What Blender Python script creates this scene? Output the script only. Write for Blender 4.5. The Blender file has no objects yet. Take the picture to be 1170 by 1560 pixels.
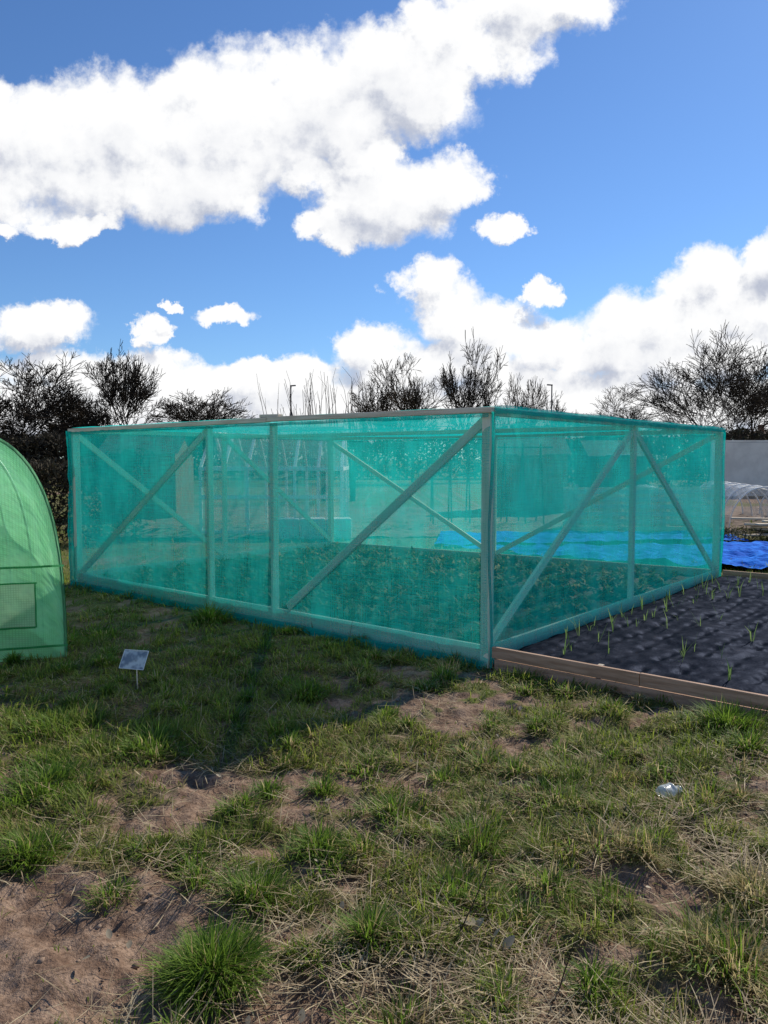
import bpy, math, random
import numpy as np
from mathutils import Vector, Matrix
random.seed(4); rng=np.random.default_rng(7)
S=bpy.context.scene
S.view_settings.view_transform='Standard'; S.view_settings.look='None'; S.view_settings.exposure=0
COL=S.collection
# ---------------------------------------------------------------- helpers
def link(o,parent=None):
    COL.objects.link(o)
    if parent: o.parent=parent
    return o
def empty(name,loc=(0,0,0)):
    o=bpy.data.objects.new(name,None); o.location=loc; o.empty_display_size=.2; return link(o)
def mesh_np(name,V,F4=None,F3=None,mat=None,col=None,parent=None,smooth=False):
    me=bpy.data.meshes.new(name); V=np.asarray(V,dtype=np.float32)
    n4=0 if F4 is None else len(F4); n3=0 if F3 is None else len(F3)
    me.vertices.add(len(V)); me.vertices.foreach_set('co',V.ravel())
    li=[]; 
    if n4: li.append(np.asarray(F4,dtype=np.int32).ravel())
    if n3: li.append(np.asarray(F3,dtype=np.int32).ravel())
    li=np.concatenate(li); me.loops.add(len(li)); me.loops.foreach_set('vertex_index',li)
    me.polygons.add(n4+n3)
    st=np.concatenate([np.arange(n4)*4, n4*4+np.arange(n3)*3]).astype(np.int32)
    me.polygons.foreach_set('loop_start',st)
    if smooth: me.polygons.foreach_set('use_smooth',np.ones(n4+n3,dtype=bool))
    me.update(calc_edges=True)
    if col is not None:
        a=me.attributes.new('col','FLOAT_COLOR','POINT')
        c=np.ones((len(V),4),dtype=np.float32); c[:,:3]=col; a.data.foreach_set('color',c.ravel())
    if mat: me.materials.append(mat)
    return link(bpy.data.objects.new(name,me),parent)
def hsh(i,j,s): 
    v=np.sin(i*127.1+j*311.7+s*74.7)*43758.5453; return v-np.floor(v)
def vn(x,y,s=0.):
    x=np.asarray(x,dtype=np.float64); y=np.asarray(y,dtype=np.float64)
    i=np.floor(x); j=np.floor(y); a=x-i; b=y-j; a=a*a*(3-2*a); b=b*b*(3-2*b)
    return (hsh(i,j,s)*(1-a)+hsh(i+1,j,s)*a)*(1-b)+(hsh(i,j+1,s)*(1-a)+hsh(i+1,j+1,s)*a)*b
def fbm(x,y,s=0.,o=4):
    t=0;a=.5;n=0
    for k in range(o): t=t+a*vn(x*2**k,y*2**k,s+k*3.3); n+=a; a*=.5
    return t/n
class NT:
    def __init__(s,tree): s.t=tree; s.N=tree.nodes; s.L=tree.links
    def new(s,ty,**k):
        n=s.N.new(ty)
        for a,b in k.items(): setattr(n,a,b)
        return n
    def put(s,n,i,v):
        if v is None: return
        if isinstance(v,bpy.types.NodeSocket): s.L.new(v,n.inputs[i])
        else: n.inputs[i].default_value=v
    def m(s,op,a,b=None,c=None,clamp=False):
        n=s.new('ShaderNodeMath',operation=op,use_clamp=clamp); s.put(n,0,a); s.put(n,1,b); s.put(n,2,c); return n.outputs[0]
    def v(s,op,a,b=None,c=None,out=0):
        n=s.new('ShaderNodeVectorMath',operation=op); s.put(n,0,a); s.put(n,1,b); s.put(n,2,c); return n.outputs[out]
    def noise(s,vec,scale,detail=3,rough=.5,out=0,dim='3D'):
        n=s.new('ShaderNodeTexNoise',noise_dimensions=dim); s.put(n,'Vector',vec); n.inputs['Scale'].default_value=scale
        n.inputs['Detail'].default_value=detail; n.inputs['Roughness'].default_value=rough; return n.outputs[out]
    def ss(s,x,a,b,lo=0.,hi=1.):
        n=s.new('ShaderNodeMapRange',interpolation_type='SMOOTHSTEP'); s.put(n,0,x); s.put(n,1,a); s.put(n,2,b); s.put(n,3,lo); s.put(n,4,hi); return n.outputs[0]
    def mix(s,f,a,b):
        n=s.new('ShaderNodeMix',data_type='RGBA'); s.put(n,0,f); s.put(n,6,a if not isinstance(a,tuple) else (*a[:3],1)); s.put(n,7,b if not isinstance(b,tuple) else (*b[:3],1)); return n.outputs[2]
    def bump(s,h,st,d=.01):
        n=s.new('ShaderNodeBump'); s.put(n,'Height',h); n.inputs['Strength'].default_value=st; n.inputs['Distance'].default_value=d; return n.outputs[0]
def newmat(name):
    m=bpy.data.materials.new(name); m.use_nodes=True; t=NT(m.node_tree); t.N.clear()
    out=t.new('ShaderNodeOutputMaterial'); return m,t,out
def stdmat(name,c1,c2,scale=8,rough=.8,stretch=(1,1,1),bump=.3,bd=.01,detail=4,metal=0.,spec=.3,coord='Object',lo=.35,hi=.65):
    m,t,out=newmat(name)
    tc=t.new('ShaderNodeTexCoord'); vec=t.v('MULTIPLY',tc.outputs[coord],stretch)
    f=t.noise(vec,scale,detail,.6); 
    c=t.mix(t.ss(f,lo,hi),c1,c2)
    p=t.new('ShaderNodeBsdfPrincipled'); t.put(p,'Base Color',c); p.inputs['Roughness'].default_value=rough
    p.inputs['Metallic'].default_value=metal; p.inputs['Specular IOR Level'].default_value=spec
    if bump: t.put(p,'Normal',t.bump(f,bump,bd))
    t.L.new(p.outputs[0],out.inputs[0]); return m
def leafmat(name,trans=.35,rough=.6):
    m,t,out=newmat(name)
    a=t.new('ShaderNodeAttribute',attribute_name='col'); c=a.outputs['Color']
    p=t.new('ShaderNodeBsdfPrincipled'); t.put(p,'Base Color',c); p.inputs['Roughness'].default_value=rough; p.inputs['Specular IOR Level'].default_value=.25
    tr=t.new('ShaderNodeBsdfTranslucent'); t.put(tr,'Color',c)
    x=t.new('ShaderNodeMixShader'); x.inputs[0].default_value=trans; t.L.new(p.outputs[0],x.inputs[1]); t.L.new(tr.outputs[0],x.inputs[2]); t.L.new(x.outputs[0],out.inputs[0]); return m
# ---------------------------------------------------------------- camera / sun / sky
cam=bpy.data.cameras.new('camera'); co=bpy.data.objects.new('camera',cam); link(co)
cam.sensor_fit='VERTICAL'; cam.sensor_height=36; cam.lens=27.46; cam.clip_end=3000; cam.clip_start=.05
co.location=(0,0,1.6); co.rotation_euler=(math.radians(86.15),0,0); S.camera=co
EL=math.radians(36); AZ=math.radians(38.8)
sd=Vector((math.cos(EL)*math.sin(AZ),math.cos(EL)*math.cos(AZ),math.sin(EL)))
sl=bpy.data.lights.new('sun','SUN'); sl.energy=5.0; sl.angle=math.radians(.5); sl.color=(1,.93,.82)
so=bpy.data.objects.new('sun',sl); so.rotation_euler=sd.to_track_quat('Z','Y').to_euler(); link(so)
W=bpy.data.worlds.new('World'); S.world=W; W.use_nodes=True; w=NT(W.node_tree); w.N.clear()
try: W.cycles.sampling_method='MANUAL'; W.cycles.sample_map_resolution=256
except Exception as e: print(e)
wo=w.new('ShaderNodeOutputWorld')
sky=w.new('ShaderNodeTexSky',sky_type='NISHITA'); sky.sun_disc=False; sky.sun_elevation=EL; sky.sun_rotation=AZ; sky.air_density=1.0; sky.dust_density=.1; sky.ozone_density=3.5
skc=w.v('MULTIPLY',sky.outputs[0],(.64,.85,1.10))
b1=w.new('ShaderNodeBackground'); w.put(b1,0,skc); b1.inputs[1].default_value=.112
G=bpy.data.node_groups.new('cloud_field','ShaderNodeTree')
G.interface.new_socket('P',in_out='INPUT',socket_type='NodeSocketVector'); G.interface.new_socket('E',in_out='OUTPUT',socket_type='NodeSocketFloat')
g=NT(G); gi=g.new('NodeGroupInput'); go=g.new('NodeGroupOutput')
P0=gi.outputs[0]
wv=g.noise(P0,10,6,.68,out=1,dim='2D')
P=g.v('ADD',P0,g.v('MULTIPLY',g.v('SUBTRACT',wv,(.5,.5,.5)),(.10,.065,0)))
blobs=[(-.43,.37,.13,.085),(-.331,.39,.13,.095),(-.208,.401,.135,.10),(-.243,.335,.13,.05),(-.101,.433,.135,.085),(.012,.466,.12,.078),(.109,.514,.11,.06),(.198,.56,.10,.04),
(-.50,.36,.09,.075),(-.49,.44,.04,.035),(-.392,.290,.07,.016),(.0,.32,.095,.05),(-.02,.374,.055,.032),(.062,.343,.07,.04),(-.086,.35,.05,.03),(-.05,.29,.065,.024),(.14,.289,.034,.018),
(.052,.222,.042,.036),(.085,.182,.07,.05),(.14,.165,.08,.045),(.213,.141,.07,.04),(.204,.21,.026,.018),(.413,.225,.065,.045),(.463,.19,.11,.065),(.33,.168,.09,.05),(.50,.25,.05,.05),(.365,.133,.18,.042),
(-.447,.166,.085,.03),(-.201,.183,.045,.015),(-.30,.155,.020,.022),(-.27,.193,.016,.008),(-.025,.138,.05,.034),(-.365,.112,.15,.028),(-.155,.098,.18,.026),(.046,.117,.13,.04),(0,.065,1.2,.045),
(-.49,.285,.04,.012),(-.9,.34,.2,.09),(.95,.42,.22,.07),(.8,.2,.2,.06),(-1.1,.14,.3,.05)]
E=None
for (cu,cv,ru,rv) in blobs:
    q=g.v('MULTIPLY_ADD',P,(1/ru,1/rv,0),(-cu/ru,-cv/rv,0))
    d=g.v('DOT_PRODUCT',q,q,out=1)
    e=g.m('SUBTRACT',1.0,d)
    E=e if E is None else g.m('SMOOTH_MAX',E,e,.3)
E=g.m('MAXIMUM',E,-.8); 
n1=g.noise(P0,13,7,.60,dim='2D'); vo=g.new('ShaderNodeTexVoronoi',feature='SMOOTH_F1',voronoi_dimensions='2D'); g.put(vo,'Vector',P); vo.inputs['Scale'].default_value=24; vo.inputs['Smoothness'].default_value=.7
E=g.m('ADD',E,g.m('MULTIPLY',g.m('SUBTRACT',n1,.45),1.7))
E=g.m('ADD',E,g.m('MULTIPLY',g.m('SUBTRACT',.42,vo.outputs['Distance']),.45))
g.L.new(E,go.inputs[0])
tc=w.new('ShaderNodeTexCoord'); sp=w.new('ShaderNodeSeparateXYZ'); w.L.new(tc.outputs['Generated'],sp.inputs[0])
yy=w.m('MAXIMUM',w.m('ABSOLUTE',sp.outputs[1]),.12)
cb=w.new('ShaderNodeCombineXYZ'); w.L.new(w.m('DIVIDE',sp.outputs[0],yy),cb.inputs[0]); w.L.new(w.m('DIVIDE',sp.outputs[2],yy),cb.inputs[1])
def field(vec):
    n=w.new('ShaderNodeGroup'); n.node_tree=G; w.L.new(vec,n.inputs[0]); return n.outputs[0]
E1=field(cb.outputs[0]); E2=field(w.v('ADD',cb.outputs[0],(.015,.032,0)))
mask=w.m('MULTIPLY',w.ss(E1,-.15,.60),w.ss(sp.outputs[2],.0,.03))
dark=w.m('ADD',w.ss(E2,.45,1.75,0.,.42),w.ss(w.m('SUBTRACT',E2,E1),-.05,.8,0.,.62),clamp=True)
cc=w.mix(dark,(1.0,1.0,1.0),(.47,.51,.62))
b2=w.new('ShaderNodeBackground'); w.put(b2,0,cc); b2.inputs[1].default_value=1.03
mx=w.new('ShaderNodeMixShader'); w.L.new(mask,mx.inputs[0]); w.L.new(b1.outputs[0],mx.inputs[1]); w.L.new(b2.outputs[0],mx.inputs[2]); w.L.new(mx.outputs[0],wo.inputs[0])
# ---------------------------------------------------------------- layout
A=np.array([.81,5.96]); B=np.array([-3.97,9.96]); C=np.array([4.42,10.23]); D=np.array([-.95,13.8]); H=2.0
dAB=(B-A)/np.linalg.norm(B-A); LAB=np.linalg.norm(B-A)
E0=A-dAB*4.2; F0=C-dAB*4.2
def inpoly(x,y,poly):
    r=np.ones(np.shape(x),bool); n=len(poly); ar=0
    for i in range(n): ar+=poly[i][0]*poly[(i+1)%n][1]-poly[(i+1)%n][0]*poly[i][1]
    for i in range(n):
        a=poly[i]; b=poly[(i+1)%n]; c=(b[0]-a[0])*(y-a[1])-(b[1]-a[1])*(x-a[0]); r&=(c*np.sign(ar)>0)
    return r
CAGE=[A,C,D,B]; BED=[A,E0,F0,C]
T0=np.array([-2.585,6.27]); tf=np.array([-.94,-.34]); tax=np.array([-.60,.80])
TUN=[T0,T0+tf*1.8,T0+tf*1.8+tax*3,T0+tax*3]
soilblobs=[(-1.15,2.35,.75,.48,1.8),(-1.5,2.7,.5,.22,1.3),(-.8,3.65,.38,.15,.6),(-1.1,3.4,.3,.14,.6),(1.35,4.45,.75,.20,.55),(.95,5.15,.6,.18,.5),(.93,2.85,.45,.2,.9),(.95,2.25,.35,.2,.8),(.27,4.9,.4,.2,.3),(-.05,2.25,.25,.15,.6),(.3,3.75,.5,.15,.4),(1.9,3.4,.5,.3,.4),(-.4,2.2,.4,.1,.5),(.5,2.4,.2,.15,.5),(-.2,3.35,.4,.12,.5)]
def grassy(x,y):
    gz=.69+(fbm(x*1.6,y*1.6,3.,3)-.5)*1.2+(fbm(x*7,y*7,9.,3)-.5)*2.6
    for (a,b,c,d,k) in soilblobs: gz=gz-k*np.exp(-(((x-a)/c)**2+((y-b)/d)**2)*1.1)
    gz=gz+.25*np.exp(-(((x+1.6)/1.2)**2+((y-5)/1.3)**2))
    return np.clip(gz,0,1)
def hgt(x,y):
    r=np.sqrt(x*x+y*y); f=np.exp(-(r/14)**4)
    z=(fbm(x*1.1,y*1.1,1.,2)-.5)*.08+(fbm(x*5,y*5,2.,3)-.5)*.085+(fbm(x*22,y*22,5.,2)-.5)*.024
    z=z*np.clip(1-(y-4.8)/3.,.35,1)
    return z*f-.004
def graded(a,b,step,far):
    c=np.arange(a,b,step); o=[]; s=step; p=b
    while p<far: s*=1.22; p+=s; o.append(p)
    l=[]; s=step; p=a
    while p>-far: s*=1.22; p-=s; l.append(p)
    return np.array(l[::-1]+list(c)+o)
gx=graded(-3.4,3.6,.016,1500); gy=graded(1.7,6.6,.016,1500); 
X,Y=np.meshgrid(gx,gy); nx=len(gx); ny=len(gy)
Z=hgt(X,Y)
gr=grassy(X,Y)
near=np.exp(-((np.hypot(X,Y))/9)**4)
Z=Z-.02*(1-gr)*near+ (1-gr)*((fbm(X*30,Y*30,8.,2)-.5)*.018+(fbm(X*9,Y*9,18.,2)-.5)*.04)*near
ins=inpoly(X,Y,CAGE)|inpoly(X,Y,BED); Z=np.where(ins,np.minimum(Z,-.01),Z)
V=np.stack([X.ravel(),Y.ravel(),Z.ravel()],1)
idx=np.arange(nx*ny).reshape(ny,nx); F=np.stack([idx[:-1,:-1].ravel(),idx[:-1,1:].ravel(),idx[1:,1:].ravel(),idx[1:,:-1].ravel()],1)
gcol=np.stack([gr.ravel()]*3,1)
m,t,out=newmat('ground_soil_and_turf')
a=t.new('ShaderNodeAttribute',attribute_name='col'); tcx=t.new('ShaderNodeTexCoord'); O=tcx.outputs['Object']
nA=t.noise(O,9,5,.65,dim='2D'); nB=t.noise(O,60,4,.7,dim='2D'); nC=t.noise(O,1.2,2,.5,dim='2D'); nF=t.noise(O,.12,3,.6,dim='2D')
soil=t.mix(t.ss(nA,.3,.68),(.17,.105,.07),(.34,.235,.165)); soil=t.mix(t.ss(nB,.45,.75),soil,(.12,.075,.05))
turf=t.mix(t.ss(nB,.35,.65),(.06,.07,.022),(.20,.165,.07)); turf=t.mix(t.ss(nC,.35,.7),turf,t.mix(nB,(.08,.11,.025),(.18,.18,.055)))
turf=t.mix(t.ss(nF,.45,.6,0.,.6),turf,(.16,.12,.075))
mk=t.ss(t.m('ADD',a.outputs['Fac'],t.m('MULTIPLY',t.m('SUBTRACT',nA,.5),.5)),.25,.5)
p=t.new('ShaderNodeBsdfPrincipled'); t.put(p,'Base Color',t.mix(mk,soil,turf)); p.inputs['Roughness'].default_value=.95; p.inputs['Specular IOR Level'].default_value=.1
t.put(p,'Normal',t.bump(t.m('ADD',nB,t.m('MULTIPLY',nA,1.5)),.7,.016)); t.L.new(p.outputs[0],out.inputs[0])
mesh_np('ground',V,F,mat=m,col=gcol,smooth=True)
# ---------------------------------------------------------------- blades
def blades(pos,L,Wd,lean,curve,col,head=None):
    n=len(pos); hd=rng.uniform(0,2*np.pi,n) if head is None else head
    d=np.stack([np.cos(hd),np.sin(hd),0*hd],1); s=np.stack([-np.sin(hd),np.cos(hd),0*hd],1); z=np.array([0,0,1.])
    L=L[:,None]; w_=Wd[:,None]/2
    l1=lean[:,None]; l2=l1+curve[:,None]
    mid=pos+L*.5*(np.sin(l1)*d+np.cos(l1)*z)
    tip=mid+L*.5*(np.sin(l2)*d+np.cos(l2)*z)
    lowest=pos[:,2]+.002
    mid[:,2]=np.maximum(mid[:,2],lowest); tip[:,2]=np.maximum(tip[:,2],lowest)
    V=np.stack([pos-s*w_*.7,pos+s*w_*.7,mid-s*w_,mid+s*w_,tip],1)
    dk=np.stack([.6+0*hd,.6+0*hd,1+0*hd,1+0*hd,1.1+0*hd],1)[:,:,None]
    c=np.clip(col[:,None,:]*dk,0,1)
    i=np.arange(n)[:,None]*5
    return V.reshape(-1,3),(i+np.array([[0,1,3,2]])),(i+np.array([[2,3,4]])),c.reshape(-1,3)
def joinb(name,parts,mat):
    Vs=[];F4=[];F3=[];Cs=[];o=0
    for (V,a,b,c) in parts: Vs.append(V);F4.append(a+o);F3.append(b+o);Cs.append(c);o+=len(V)
    return mesh_np(name,np.concatenate(Vs),np.concatenate(F4),np.concatenate(F3),mat=mat,col=np.concatenate(Cs))
def mixc(f,a,b): return np.array(a)[None]*(1-f[:,None])+np.array(b)[None]*f[:,None]
GL=leafmat('grass_blade',.5)
def outside(x,y): return ~(inpoly(x,y,CAGE)|inpoly(x,y,BED)|inpoly(x,y,TUN))
parts=[]
def zone(y0,y1,dens,lmin,lmax,wd,cap=None):
    xm=.62*y1+.9; n=int(dens*(y1-y0)*2*xm); y=rng.uniform(y0,y1,n); x=rng.uniform(-xm,xm,n)
    k=(np.abs(x)<.62*y+.7)&outside(x,y); x=x[k];y=y[k]
    gz=grassy(x,y); k=rng.uniform(0,1,len(x))<np.clip((gz-.34)*2.2,.012,1); x=x[k];y=y[k];gz=gz[k]
    n=len(x); pos=np.stack([x,y,hgt(x,y)-.004-.02*(1-gz)],1)
    pn=fbm(x*2.3,y*2.3,20.,3); dry=np.clip((rng.uniform(0,1,n)-.62)*4+(pn-.5)*4+.2*(y<4.2)*(x>-.4)+.12*(x>0),0,1)
    cl_=fbm(x*8,y*8,33.,2)
    L=rng.uniform(lmin,lmax,n)*(.5+.8*gz)*(.3+1.4*cl_)
    g_=mixc(rng.uniform(0,1,n),(.09,.14,.017),(.30,.36,.055)); d_=mixc(rng.uniform(0,1,n),(.32,.23,.095),(.60,.48,.25))
    col=g_*(1-dry[:,None])+d_*dry[:,None]
    lean=np.clip(rng.normal(.8,.45,n)+dry*.5,0,1.5)
    hd=2*np.pi*fbm(x*4,y*4,61.,2)*2+rng.normal(0,.9,n)
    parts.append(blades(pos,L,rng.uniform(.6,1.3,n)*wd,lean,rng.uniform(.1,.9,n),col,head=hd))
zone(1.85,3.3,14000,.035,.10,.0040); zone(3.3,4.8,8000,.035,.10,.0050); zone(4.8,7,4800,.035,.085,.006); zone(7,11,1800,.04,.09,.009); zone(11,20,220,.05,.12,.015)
tufts=[(-.53,2.32,.15,.16,2600,0),(-.05,2.48,.09,.13,800,.1),(-.27,3.12,.13,.12,900,.1),(-.47,2.75,.14,.12,1100,.1),(-.77,3.03,.10,.10,500,.1),(-1.43,3.05,.16,.13,800,0),(2.05,4.55,.22,.17,1300,0),(2.0,4.2,.15,.12,500,.1),(-1.73,7.65,.2,.2,700,0),(-1.0,2.75,.10,.07,250,.1),(1.12,2.38,.24,.15,900,.55),(1.25,2.1,.2,.16,700,.5),(.38,3.1,.2,.13,900,.2),(.25,2.75,.18,.12,800,.25),(.6,2.8,.16,.11,500,.3),(-.53,5.2,.15,.13,500,0),(.04,3.45,.18,.11,600,.15),(-1.65,3.7,.35,.13,1300,.0),(-1.3,4.2,.3,.12,1000,.0),(-1.9,4.5,.35,.12,900,0),(.8,3.5,.25,.1,600,.3),(1.4,3.6,.3,.09,700,.4),(-.6,4.4,.25,.09,700,.05),(.05,2.1,.2,.09,500,.5),(.9,3.1,.2,.11,500,.6),(1.35,2.75,.2,.12,500,.75),(-.1,4.0,.25,.08,500,.2),(1.0,5.35,.12,.09,200,.2),(1.5,4.95,.1,.08,180,.2),(-2.6,7.1,.3,.1,400,.1),(-.9,7.15,.12,.1,250,.1),(-.2,6.75,.1,.1,200,.1)]
for k in range(260):
    y=random.uniform(2,7); x=random.uniform(-.6*y,.6*y)
    if outside(np.array([x]),np.array([y]))[0] and grassy(np.array([x]),np.array([y]))[0]>.35:
        tufts.append((x,y,random.uniform(.05,.13),random.uniform(.06,.12),random.randint(80,260),random.choice([0,.1,.3,.7 if x>0 else .2])))
for (cx,cy,R,L0,n,dr) in tufts:
    rr=R*np.sqrt(rng.uniform(0,1,n))*rng.uniform(.3,1,n); th=rng.uniform(0,2*np.pi,n); x=cx+rr*np.cos(th)*rng.uniform(.8,1.3); y=cy+rr*np.sin(th)
    ok=outside(x,y); x=x[ok];y=y[ok];rr=rr[ok];th=th[ok];n=len(x)
    if n==0: continue
    pos=np.stack([x,y,hgt(x,y)-.01],1)
    dry=(rng.uniform(0,1,n)<(.08+dr)).astype(float)
    col=mixc(rng.uniform(0,1,n),(.065,.135,.014),(.23,.35,.045))*(1-dry[:,None])+mixc(rng.uniform(0,1,n),(.34,.26,.11),(.62,.51,.27))*dry[:,None]
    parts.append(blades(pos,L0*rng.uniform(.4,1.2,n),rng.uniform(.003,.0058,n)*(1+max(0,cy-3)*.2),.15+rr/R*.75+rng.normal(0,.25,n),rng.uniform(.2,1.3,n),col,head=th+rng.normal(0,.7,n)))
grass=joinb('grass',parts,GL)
parts=[]
n=42000; y=1.9+3.8*rng.uniform(0,1,n)**1.5; x=rng.uniform(-1,1,n)*(.6*y+.3)
wgt=np.clip(.28+.9*np.exp(-(((x-1.1)/.9)**2+((y-2.7)/.9)**2))+.5*np.exp(-(((x+.5)/.6)**2+((y-3.4)/.5)**2))+.4*np.exp(-((x/.6)**2+((y-2.4)/.5)**2))-.35*np.exp(-(((x+1.2)/.6)**2+((y-2.4)/.5)**2)),0,1)
wgt=wgt*np.clip(fbm(x*3,y*3,50.,3)*3-1.0,.05,1)
k=(rng.uniform(0,1,n)<wgt)&outside(x,y); x=x[k];y=y[k];n=len(x)
pos=np.stack([x,y,hgt(x,y)+rng.uniform(.0,.03,n)],1)
tone=rng.uniform(0,1,n); col=mixc(tone,(.19,.12,.065),(.66,.54,.33))
parts.append(blades(pos,rng.uniform(.05,.20,n),rng.uniform(.002,.004,n),rng.normal(1.40,.16,n),rng.uniform(-.15,.2,n),col))
joinb('dry_straw',parts,leafmat('straw',.2,.7))
n=2600; y=1.95+3.4*rng.uniform(0,1,n)**1.4; x=rng.uniform(-1,1,n)*(.6*y+.2); gz=grassy(x,y); k=(gz<.4)&outside(x,y); x=x[k];y=y[k];n=len(x)
ico=np.array([[0,0,1],[.9,0,.3],[.28,.85,.35],[-.72,.53,.3],[-.72,-.53,.4],[.28,-.85,.3],[.7,.5,-.4],[-.3,.85,-.4],[-.9,0,-.4],[-.3,-.85,-.4],[.7,-.5,-.4],[0,0,-.9]])
ft=np.array([[0,1,2],[0,2,3],[0,3,4],[0,4,5],[0,5,1],[1,6,2],[2,7,3],[3,8,4],[4,9,5],[5,10,1],[2,6,7],[3,7,8],[4,8,9],[5,9,10],[1,10,6],[11,7,6],[11,8,7],[11,9,8],[11,10,9],[11,6,10]])
sz=.003+.015*rng.uniform(0,1,n)**5
Vc=ico[None]*sz[:,None,None]*rng.uniform(.6,1.3,(n,12,1))*np.array([1,1,.6])+np.stack([x,y,hgt(x,y)-.02],1)[:,None]
mesh_np('soil_clods',Vc.reshape(-1,3),None,(ft[None]+np.arange(n)[:,None,None]*12).reshape(-1,3),mat=stdmat('clod',(.17,.11,.075),(.34,.24,.165),20,.95))
# ---------------------------------------------------------------- timber
WOOD=stdmat('pressure_treated_timber',(.70,.71,.54),(.85,.84,.68),3,.75,(1,14,14),.3,.004)
RAIL=stdmat('weathered_rail',(.64,.52,.38),(.80,.69,.54),3,.8,(1,14,14),.4,.004)
BOARD=stdmat('brown_board',(.33,.195,.12),(.50,.315,.21),3,.8,(1,12,12),.4,.005)
BOARDG=stdmat('pale_board',(.55,.54,.42),(.70,.66,.53),3,.8,(1,12,12),.4,.005)
GREY=stdmat('grey_board',(.40,.33,.25),(.58,.48,.37),3,.8,(1,12,12),.4,.005)
def beam(name,p0,p1,wd,th,mat,parent,normal=(0,0,1),bev=.004):
    p0=Vector(p0);p1=Vector(p1); d=p1-p0; L=d.length; d.normalize(); n=Vector(normal); n=(n-n.dot(d)*d).normalized(); z=d.cross(n)
    x0,x1=-L/2,L/2; v=[(x,y,zz) for x in (x0,x1) for y in (-th/2,th/2) for zz in (-wd/2,wd/2)]
    f=[(0,1,3,2),(4,6,7,5),(0,4,5,1),(2,3,7,6),(0,2,6,4),(1,5,7,3)]
    me=bpy.data.meshes.new(name); me.from_pydata(v,[],f); me.materials.append(mat)
    o=bpy.data.objects.new(name,me); link(o)
    M=Matrix((( d.x,n.x,z.x,0),(d.y,n.y,z.y,0),(d.z,n.z,z.z,0),(0,0,0,1))); M.translation=(p0+p1)/2
    o.matrix_world=M
    if bev: b=o.modifiers.new('b','BEVEL'); b.width=bev; b.segments=2
    if parent: o.parent=parent; 
    return o
cage=empty('crop_netting_cage')
cen=(A+B+C+D)/4
def wallinfo(p,q):
    d=(q-p); L=np.linalg.norm(d); d=d/L; n=np.array([d[1],-d[0]]); 
    if np.dot(n,(p+q)/2-cen)<0: n=-n
    return d,L,n
def on(p,d,s,z,n,k): q=p+d*s+n*k; return (q[0],q[1],z)
walls={'ab':(A,B),'ac':(A,C),'bd':(B,D),'dc':(D,C)}
for nm,p in (('a',A),('b',B),('c',C),('d',D)):
    q=p+(cen-p)/np.linalg.norm(cen-p)*.05
    d=wallinfo(A,B)[0]
    beam('corner_post_'+nm,(q[0],q[1],-.05),(q[0],q[1],1.95),.075,.075,WOOD,cage,normal=(d[0],d[1],0))
def wallframe(nm,posts,braces,board=BOARDG,rail=WOOD,railz=1.975):
    p,q=walls[nm]; d,L,n=wallinfo(p,q); nn=(n[0],n[1],0)
    for i,s in enumerate(posts): beam(f'post_{nm}_{i}',on(p,d,s,-.05,n,-.04),on(p,d,s,1.95,n,-.04),.07,.045,WOOD,cage,nn)
    for i,(s0,z0,s1,z1) in enumerate(braces): beam(f'brace_{nm}_{i}',on(p,d,s0,z0,n,-.045-.004*i),on(p,d,s1,z1,n,-.045-.004*i),.07,.032,WOOD,cage,nn)
    beam(f'base_board_{nm}',on(p,d,.04,.075,n,-.035),on(p,d,L-.04,.075,n,-.035),.15,.03,board,cage,nn)
wallframe('ab',[2.48,3.48],[(.08,1.9,2.3,.18),(3.52,1.9,6.1,.18)])
wallframe('ac',[2.80],[(.08,.16,2.78,1.9),(2.84,1.9,5.5,.16)])
wallframe('bd',[2.45],[(.06,1.9,2.4,.16),(2.5,1.9,4.85,.16)])
wallframe('dc',[3.2],[(.06,1.9,3.15,.16),(3.25,.16,6.35,1.9)],board=GREY)
d,L,n=wallinfo(A,B); 
beam('top_rail_ab_1',on(A,d,-.02,1.975,n,.0),on(A,d,2.5,1.985,n,.0),.045,.07,RAIL,cage,(n[0],n[1],0)); beam('top_rail_ab_2',on(A,d,2.35,2.015,n,-.01),on(A,d,2.62,2.02,n,-.01),.03,.06,RAIL,cage,(n[0],n[1],0)); beam('top_rail_ab_3',on(A,d,2.51,1.98,n,.0),on(A,d,L+.03,1.965,n,.0),.045,.065,RAIL,cage,(n[0],n[1],0))
for nm in ('ac','bd','dc'):
    p,q=walls[nm]; d,L,n=wallinfo(p,q); beam('top_rail_'+nm,on(p,d,.05,1.965,n,-.03),on(p,d,L-.05,1.965,n,-.03),.06,.06,RAIL if nm=='dc' else WOOD,cage,(n[0],n[1],0))
m1=(A+C)/2; m2=(B+D)/2
beam('roof_joist',(m1[0],m1[1],1.93),(m2[0],m2[1],1.93),.06,.045,WOOD,cage)
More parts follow.
